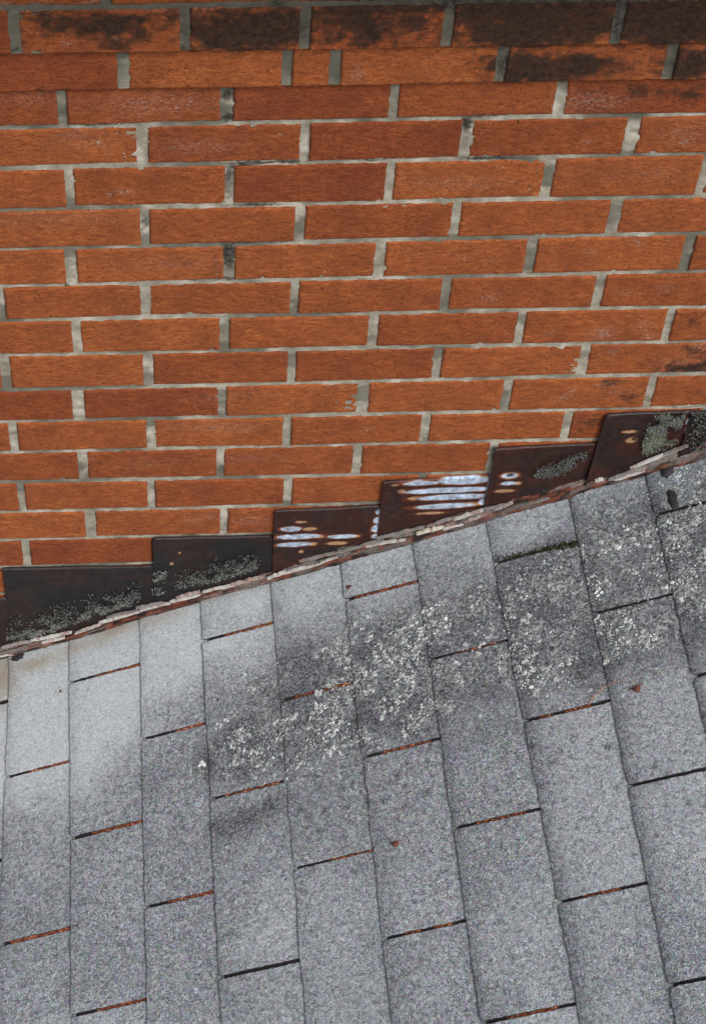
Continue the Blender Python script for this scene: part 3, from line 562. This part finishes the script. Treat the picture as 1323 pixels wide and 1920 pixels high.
for (p0, p1, wd, cc) in FK:
    x0, z0 = wall(*p0, -.0155); x1, z1 = wall(*p1, -.0155); n = 60; s = np.linspace(0, 1, n)
    w = wd*.00029*np.sin(np.pi*np.clip(s*.96+.02, 0, 1))**.75*(.15+1.7*fbm(s*7+frng.rand()*50, s*0, 4))+.0002
    X = x0+(x1-x0)*s; Z = z0+(z1-z0)*s+(fbm(s*5+frng.rand()*50, s*0, 3)-.5)*.003
    A = Acc(); rows = []
    off = frng.rand()*50
    for r_, q in enumerate((-1, -.5, 0, .5, 1)):
        jag = (fbm(X*140+off, X*0+r_*3, 4)-.5)*.0016
        y = -.0148-.0014*(1-q*q)-.0014*q*0+(fbm(X*80+off, X*0+r_*.4, 3)-.5)*.0025-q*.0+.004*max(q, 0)
        rows.append(np.stack([X, y, Z+q*w+jag], -1))
    Vf = np.stack(rows, 1).reshape(-1, 3); Vb = Vf.copy(); Vb[:, 1] += .0009
    c = np.array(PC[cc])*frng.uniform(.85, 1.1); g = sm(fbm(Vf[:, 0]*150, Vf[:, 2]*150, 3, 3), .58, .72)[:, None]*.55
    Cf = np.tile(c, (len(Vf), 1))*(1-g)+np.array((.20, .085, .05))*g; Cf = np.concatenate([Cf, np.zeros((len(Cf), 1))], 1)
    F = grid_faces(n, 5, True)
    bd = border(n, 5); nb = len(Vf); m = len(bd)
    F2 = F+[tuple(i+nb for i in reversed(f_)) for f_ in F]+[(bd[i], bd[(i+1) % m], nb+bd[(i+1) % m], nb+bd[i]) for i in range(m)]
    A.add(np.concatenate([Vf, Vb]), F2, np.concatenate([Cf, Cf]))
    A.build('paint_flake', [M_PAINT], trim)
# ================================================================== lichen (nobody could count it)
lr = np.random.RandomState(77)
def rosette(acc, P, ax, ay, an, r, col, thick=.0006):
    k = lr.randint(7, 11); th = np.linspace(0, 2*np.pi, k, endpoint=False)+lr.rand(); el = lr.uniform(.6, 1); ro = lr.rand()*3.14
    rr = r*lr.uniform(.6, 1.25, k)
    def ring(sc_, h): 
        a_ = rr*sc_*np.cos(th); b_ = rr*sc_*np.sin(th)*el; c_, s_ = math.cos(ro), math.sin(ro)
        return P+(a_*c_-b_*s_)[:, None]*ax+(a_*s_+b_*c_)[:, None]*ay+an*h
    hollow = lr.rand() < .45
    V = np.concatenate([ring(1, -.0004), ring(.82, thick), ring(.42, thick*(.2 if hollow else 1.3)), (P+an*thick*(-.1 if hollow else 1.5))[None]])
    F = []
    for q in range(2): F += [(q*k+i, q*k+(i+1) % k, (q+1)*k+(i+1) % k, (q+1)*k+i) for i in range(k)]
    F += [(2*k+i, 2*k+(i+1) % k, 3*k) for i in range(k)]
    C = np.tile(np.array([*col, 0.]), (3*k+1, 1))
    if hollow: C[2*k:] *= .45
    acc.add(V, F, C)
def tabh(u, v):                                  # approximate height of the shingle surface
    n = 0
    for q in range(-1, 13):
        a, b = uline(q)
        if u >= a*v+b: n = q
    a, b = uline(n); s = u-(a*v+b); pr = min(max((u-.1)/.6, 0), 1); lift = .0006+.0020*pr
    return .0050+lift-s/.131*(.0030+lift)-(.0010+.0022*pr)*max(1-s/.022, 0)**2
rl = Acc()
PAL = [(.38, .415, .42), (.47, .51, .515), (.29, .32, .325), (.60, .63, .635), (.42, .455, .435)]
for (u, v, ru, rv, s) in LICH+[(float(p[0]), float(p[1]), .05, .045, .75) for p in [roof(*q) for q in [(420, 1430), (500, 1300), (520, 1430), (620, 1300), (650, 1210), (660, 1390), (760, 1200), (760, 1260), (850, 1150), (830, 1210), (930, 1250), (960, 1110), (1050, 1200), (1080, 1080), (1130, 1200), (1180, 1030), (1250, 1150), (1270, 990), (1290, 900), (1310, 960)]]]:
    if s < .35: continue
    for q in range(int(ru*rv*s*52000)):
        du, dv = lr.normal(0, .62, 2); uu, vv = u+du*ru, v+dv*rv
        if vv < .02 or fbm(np.array(uu*30), np.array(vv*30), 2, 9) < .44: continue
        nc = lr.randint(1, 5); r0 = lr.choice([.0015, .0022, .0030, .0042], p=[.34, .32, .23, .11]); col = np.array(PAL[lr.randint(5)])*lr.uniform(.6, 1.15)
        for c_ in range(nc):
            a_, b_ = uu+lr.normal(0, .0028), vv+lr.normal(0, .0028)
            rosette(rl, R3(a_, b_, tabh(a_, b_)+.0003), RU, RV, RN, r0*lr.uniform(.6, 1.1), col)
o = rl.build('roof_lichen', [M_CRUST]); tag(o, 'pale crusty lichen speckling the darker band of the grey shingles', 'lichen', kind='stuff')
fl = Acc(); EX, EZ, EY = np.array([1., 0, 0]), np.array([0, 0, 1.]), np.array([0, -1., 0])
def crust(poly_px, N, pal, r=(.0006, .0018), dens=None, Y=-.0082):
    P = np.array([wall(*p, Y) for p in poly_px]); lo, hi = P.min(0), P.max(0); c = 0
    while c < N:
        x, z = lr.uniform(lo[0], hi[0]), lr.uniform(lo[1], hi[1]); c += 1
        ins = False; j = len(P)-1
        for i in range(len(P)):
            if (P[i, 1] > z) != (P[j, 1] > z) and x < (P[j, 0]-P[i, 0])*(z-P[i, 1])/(P[j, 1]-P[i, 1])+P[i, 0]: ins = not ins
            j = i
        if not ins: continue
        dv_ = (dens(x, z) if dens else .8)*float(sm(fbm(np.array(x*60), np.array(z*60), 4, 5), .28, .55))
        if lr.rand() > dv_: continue
        x += lr.normal(0, .0022); z += lr.normal(0, .0028); rosette(fl, np.array([x, Y, z]), EX, EZ, EY, lr.uniform(*r), np.array(pal[lr.randint(len(pal))])*lr.uniform(.5, 1.1)*(.35+.65*dv_), .0007)
GP = [(.16, .17, .165), (.22, .235, .225), (.10, .105, .10), (.30, .31, .29), (.13, .14, .115)]
d1 = lambda x, z: np.clip(1.15-(z-roofline(x)-.010)/.105, 0, 1)**1.8
crust([(15, 1150), (15, 1212), (262, 1128), (270, 1085), (120, 1100)], 26000, GP, r=(.0006, .0021), dens=d1)
crust([(330, 1060), (330, 1105), (400, 1092), (480, 1068), (482, 1040), (440, 1040)], 7500, GP, r=(.0006, .0020), dens=lambda x, z: np.clip(1.2-(z-roofline(x)-.012)/.09, 0, 1)**1.6)
crust([(290, 1075), (290, 1118), (312, 1112), (312, 1070)], 400, GP)
DG = [(.085, .088, .085), (.13, .135, .13), (.20, .21, .20), (.07, .07, .07)]
crust([(1000, 895), (1030, 898), (1096, 868), (1098, 848), (1060, 860), (1010, 878)], 2600, DG, r=(.0006, .0013), Y=-.0105)
crust([(1213, 779), (1283, 777), (1262, 838), (1205, 853)], 4200, [(.12, .125, .12), (.17, .18, .16), (.15, .17, .10), (.09, .09, .085), (.24, .26, .25)], Y=-.011)
crust([(1206, 820), (1206, 852), (1262, 836), (1266, 815)], 350, [(.22, .25, .17), (.28, .30, .26), (.17, .20, .10)], Y=-.0115)
crust([(1296, 774), (1323, 772), (1323, 846), (1294, 846)], 600, [(.06, .065, .06), (.12, .13, .12), (.03, .03, .03), (.20, .21, .19)], Y=-.0115)
o = fl.build('flashing_lichen', [M_CRUST]); tag(o, 'grey crusty lichen growing on the lower halves of the dark step flashings', 'lichen', kind='stuff')
# ================================================================== small things
def lump(name, px, py, ru, rv, h, col, mat, label, cat, base=None, jag=.35, sides=14):
    u, v = roof(px, py); w0 = tabh(u, v) if base is None else base
    A = Acc(); k = sides; th = np.linspace(0, 2*np.pi, k, endpoint=False); rr = lr.uniform(1-jag, 1+jag, k); rings = []
    for sc_, hh in ((1, -.0012), (.95, .35), (.7, .8), (.35, 1.0)):
        hz = hh*h if hh > 0 else hh
        rings.append(R3(u+ru*rr*sc_*np.cos(th), v+rv*rr*sc_*np.sin(th), np.full(k, w0+hz)+lr.uniform(-.12, .12, k)*h))
    V = np.concatenate(rings+[R3(np.array([u]), np.array([v]), np.array([w0+h*.85]))]); F = []
    for q in range(3): F += [(q*k+i, q*k+(i+1) % k, (q+1)*k+(i+1) % k, (q+1)*k+i) for i in range(k)]
    F += [(3*k+i, 3*k+(i+1) % k, 4*k) for i in range(k)]
    A.add(V, F, np.array([*col, 0.])); o = A.build(name, [mat]); tag(o, label, cat); return o
def bud(px, py, s, label, rz):                    # a dry bud: scaly cup with pointed bracts and a stub
    u, v = roof(px, py); w0 = tabh(u, v); root = empty('dry_bud', tuple(R3(u, v, w0))); tag(root, label, 'bud', 'dry buds fallen on the shingles')
    A = Acc(); k = 10; th = np.linspace(0, 2*np.pi, k, endpoint=False); c_, s_ = math.cos(rz), math.sin(rz)
    def ring(t, r, h): 
        a_ = t; b_ = r*np.cos(th); hh = h+r*.75*np.sin(th)
        return R3(u+(a_*c_-b_*s_), v+(a_*s_+b_*c_), w0+hh)
    pr = [(-.55, .10), (-.42, .32), (-.1, .52), (.2, .42), (.45, .16)]
    V = np.concatenate([ring(t*s, r*s, .36*s) for t, r in pr]); F = []
    for q in range(len(pr)-1): F += [(q*k+i, q*k+(i+1) % k, (q+1)*k+(i+1) % k, (q+1)*k+i) for i in range(k)]
    F += [tuple(range(k))[::-1], tuple(range((len(pr)-1)*k, len(pr)*k))]
    A.add(V, F, np.array([.115, .042, .028, 0])); adopt(A.build('husk', [M_DEBRIS]), root)
    for sd_ in (-1, 1):
        B = Acc(); pts = [(-.35, .35), (-.62, .62), (-.50, .95)]; Vb = []
        for t, r in pts:
            for dd_, hh in ((-.07, .1), (.07, .1), (0, .34)):
                Vb.append(R3(u+((t+dd_)*c_-(r*sd_)*s_)*s, v+((t+dd_)*s_+(r*sd_)*c_)*s, w0+hh*s))
        F = [(q*3+i, q*3+(i+1) % 3, q*3+3+(i+1) % 3, q*3+3+i) for q in range(2) for i in range(3)]+[(0, 1, 2), (6, 7, 8)]
        B.add(Vb, F, np.array([.20, .095, .06, 0])); adopt(B.build('bract', [M_DEBRIS]), root)
# stub direction: downhill-left / out from the wall
bud(1197, 1298, .0115, 'rust-brown dry bud on the upper right shingle beside the end of a dark slot', 1.45)
bud(745, 1588, .0100, 'small dark brown dry bud alone on the middle lower shingles', 1.6)
lump('leaf_scrap', 655, 1104, .0055, .0035, .0012, (.10, .03, .022), M_DEBRIS, 'tiny dark red leaf scrap on the pale shingle near the rusty trim', 'leaf')
lump('bark_crumb', 115, 1297, .0028, .003, .0010, (.11, .08, .06), M_DEBRIS, 'tiny brown crumb on the palest shingle at the left', 'debris')
lump('moss_clump', 1076, 1023, .006, .007, .004, (.030, .030, .014), M_MOSS, 'dark brownish moss clump at the right end of the highest slot', 'moss', jag=.25, sides=20)
lump('tar_or_hole_patch', 1232, 872, .026, .010, .0048, (.012, .012, .017), M_ASPH, 'black tar smear on the roof below the rightmost white paint flakes', 'tar', jag=.3, sides=22)
lump('tar_or_hole_patch', 1252, 884, .012, .016, .0068, (.012, .012, .017), M_ASPH, 'rounded black tar lump beside the rusty trim at the upper right', 'tar', jag=.25, sides=20)
lump('tar_or_hole_patch', 1263, 940, .008, .017, .0045, (.012, .012, .017), M_ASPH, 'small black tar spot below the tar lump near the right edge', 'tar', jag=.3, sides=18)
lump('tar_or_hole_patch', 37, 1236, .013, .007, .0035, (.006, .006, .008), M_ASPH, 'small black lump standing for the dark torn gap under the trim at the far left', 'tar', jag=.35, sides=18)  # black lump put where a dark hole opens under the trim
# pine needle: thin curved filament
npt = [(1104, 1326), (1112, 1312), (1122, 1302), (1135, 1293), (1150, 1286), (1166, 1281), (1180, 1280)]
A = Acc(); k = 5; th = np.linspace(0, 2*np.pi, k, endpoint=False); Vn = []
for i, p in enumerate(npt):
    u, v = roof(*p); r = .00055*(1-.5*i/6); h = tabh(u, v)+.0022+.002*math.sin(i/6*3.14)
    Vn.append(R3(u+r*np.cos(th)*.6, v+r*np.cos(th), h+r*np.sin(th)))
A.add(np.concatenate(Vn), [(q*k+i, q*k+(i+1) % k, (q+1)*k+(i+1) % k, (q+1)*k+i) for q in range(len(npt)-1) for i in range(k)], np.array([.42, .17, .09, 0]))
o = A.build('pine_needle', [M_DEBRIS]); tag(o, 'thin curved orange pine needle lying over a dark slot at the right', 'needle')
# moss along the slot at the top of course eight
A = Acc()
for q in range(260):
    s = lr.rand(); px, py = 930+s*145, 1057-s*36; u, v = roof(px, py+lr.normal(0, 3)); h = tabh(u, v)
    rosette(A, R3(u, v, h-.0006+lr.rand()*.0012), RU, RV, RN, lr.uniform(.0008, .0022)*(.6+s*.6), np.array([(.035, .036, .016), (.06, .065, .03), (.02, .018, .012)][lr.randint(3)]), .0016)
o = A.build('slot_moss', [M_MOSS]); tag(o, 'dark green moss filling the highest slot between the shingles', 'moss', kind='stuff')
# orange crumbs caught in the slots
A = Acc()
for (n, i), segs in ORANGE.items():
    vc = slots(n)[i]; a, b = uline(n)
    for (p0, p1) in segs:
        for q in range(int((p1-p0)*95)):
            s = p0+(p1-p0)*lr.rand(); s = min(s, .97); u = a*vc+b+s*.131; v = vc+lr.normal(0, .0022); w = .0014-s*.0032+lr.uniform(.0008, .0040)
            c = np.array([(.42, .13, .06), (.28, .07, .035), (.60, .28, .16), (.13, .035, .02)][lr.choice(4, p=[.4, .3, .12, .18])])
            ang = lr.normal(0, .7); L_ = lr.uniform(.0015, .0055); r = lr.uniform(.0005, .0013)
            d = RU*math.cos(ang)+RV*math.sin(ang)+RN*lr.uniform(-.2, .2); e = np.cross(d, RN); c0 = R3(u, v, w)
            V = [c0+d*L_*t+e*r*math.cos(x_)*(1-.6*abs(t))+RN*r*math.sin(x_)*(1-.6*abs(t)) for t in (-.5, 0, .5) for x_ in (0, 2.1, 4.2)]
            A.add(V, [(q_*3+j, q_*3+(j+1) % 3, q_*3+3+(j+1) % 3, q_*3+3+j) for q_ in range(2) for j in range(3)]+[(0, 1, 2), (6, 7, 8)], np.array([*c, 0]))
o = A.build('slot_litter', [M_DEBRIS]); tag(o, 'rust-orange crumbs and needle bits caught in the slots between shingles', 'litter', kind='stuff')
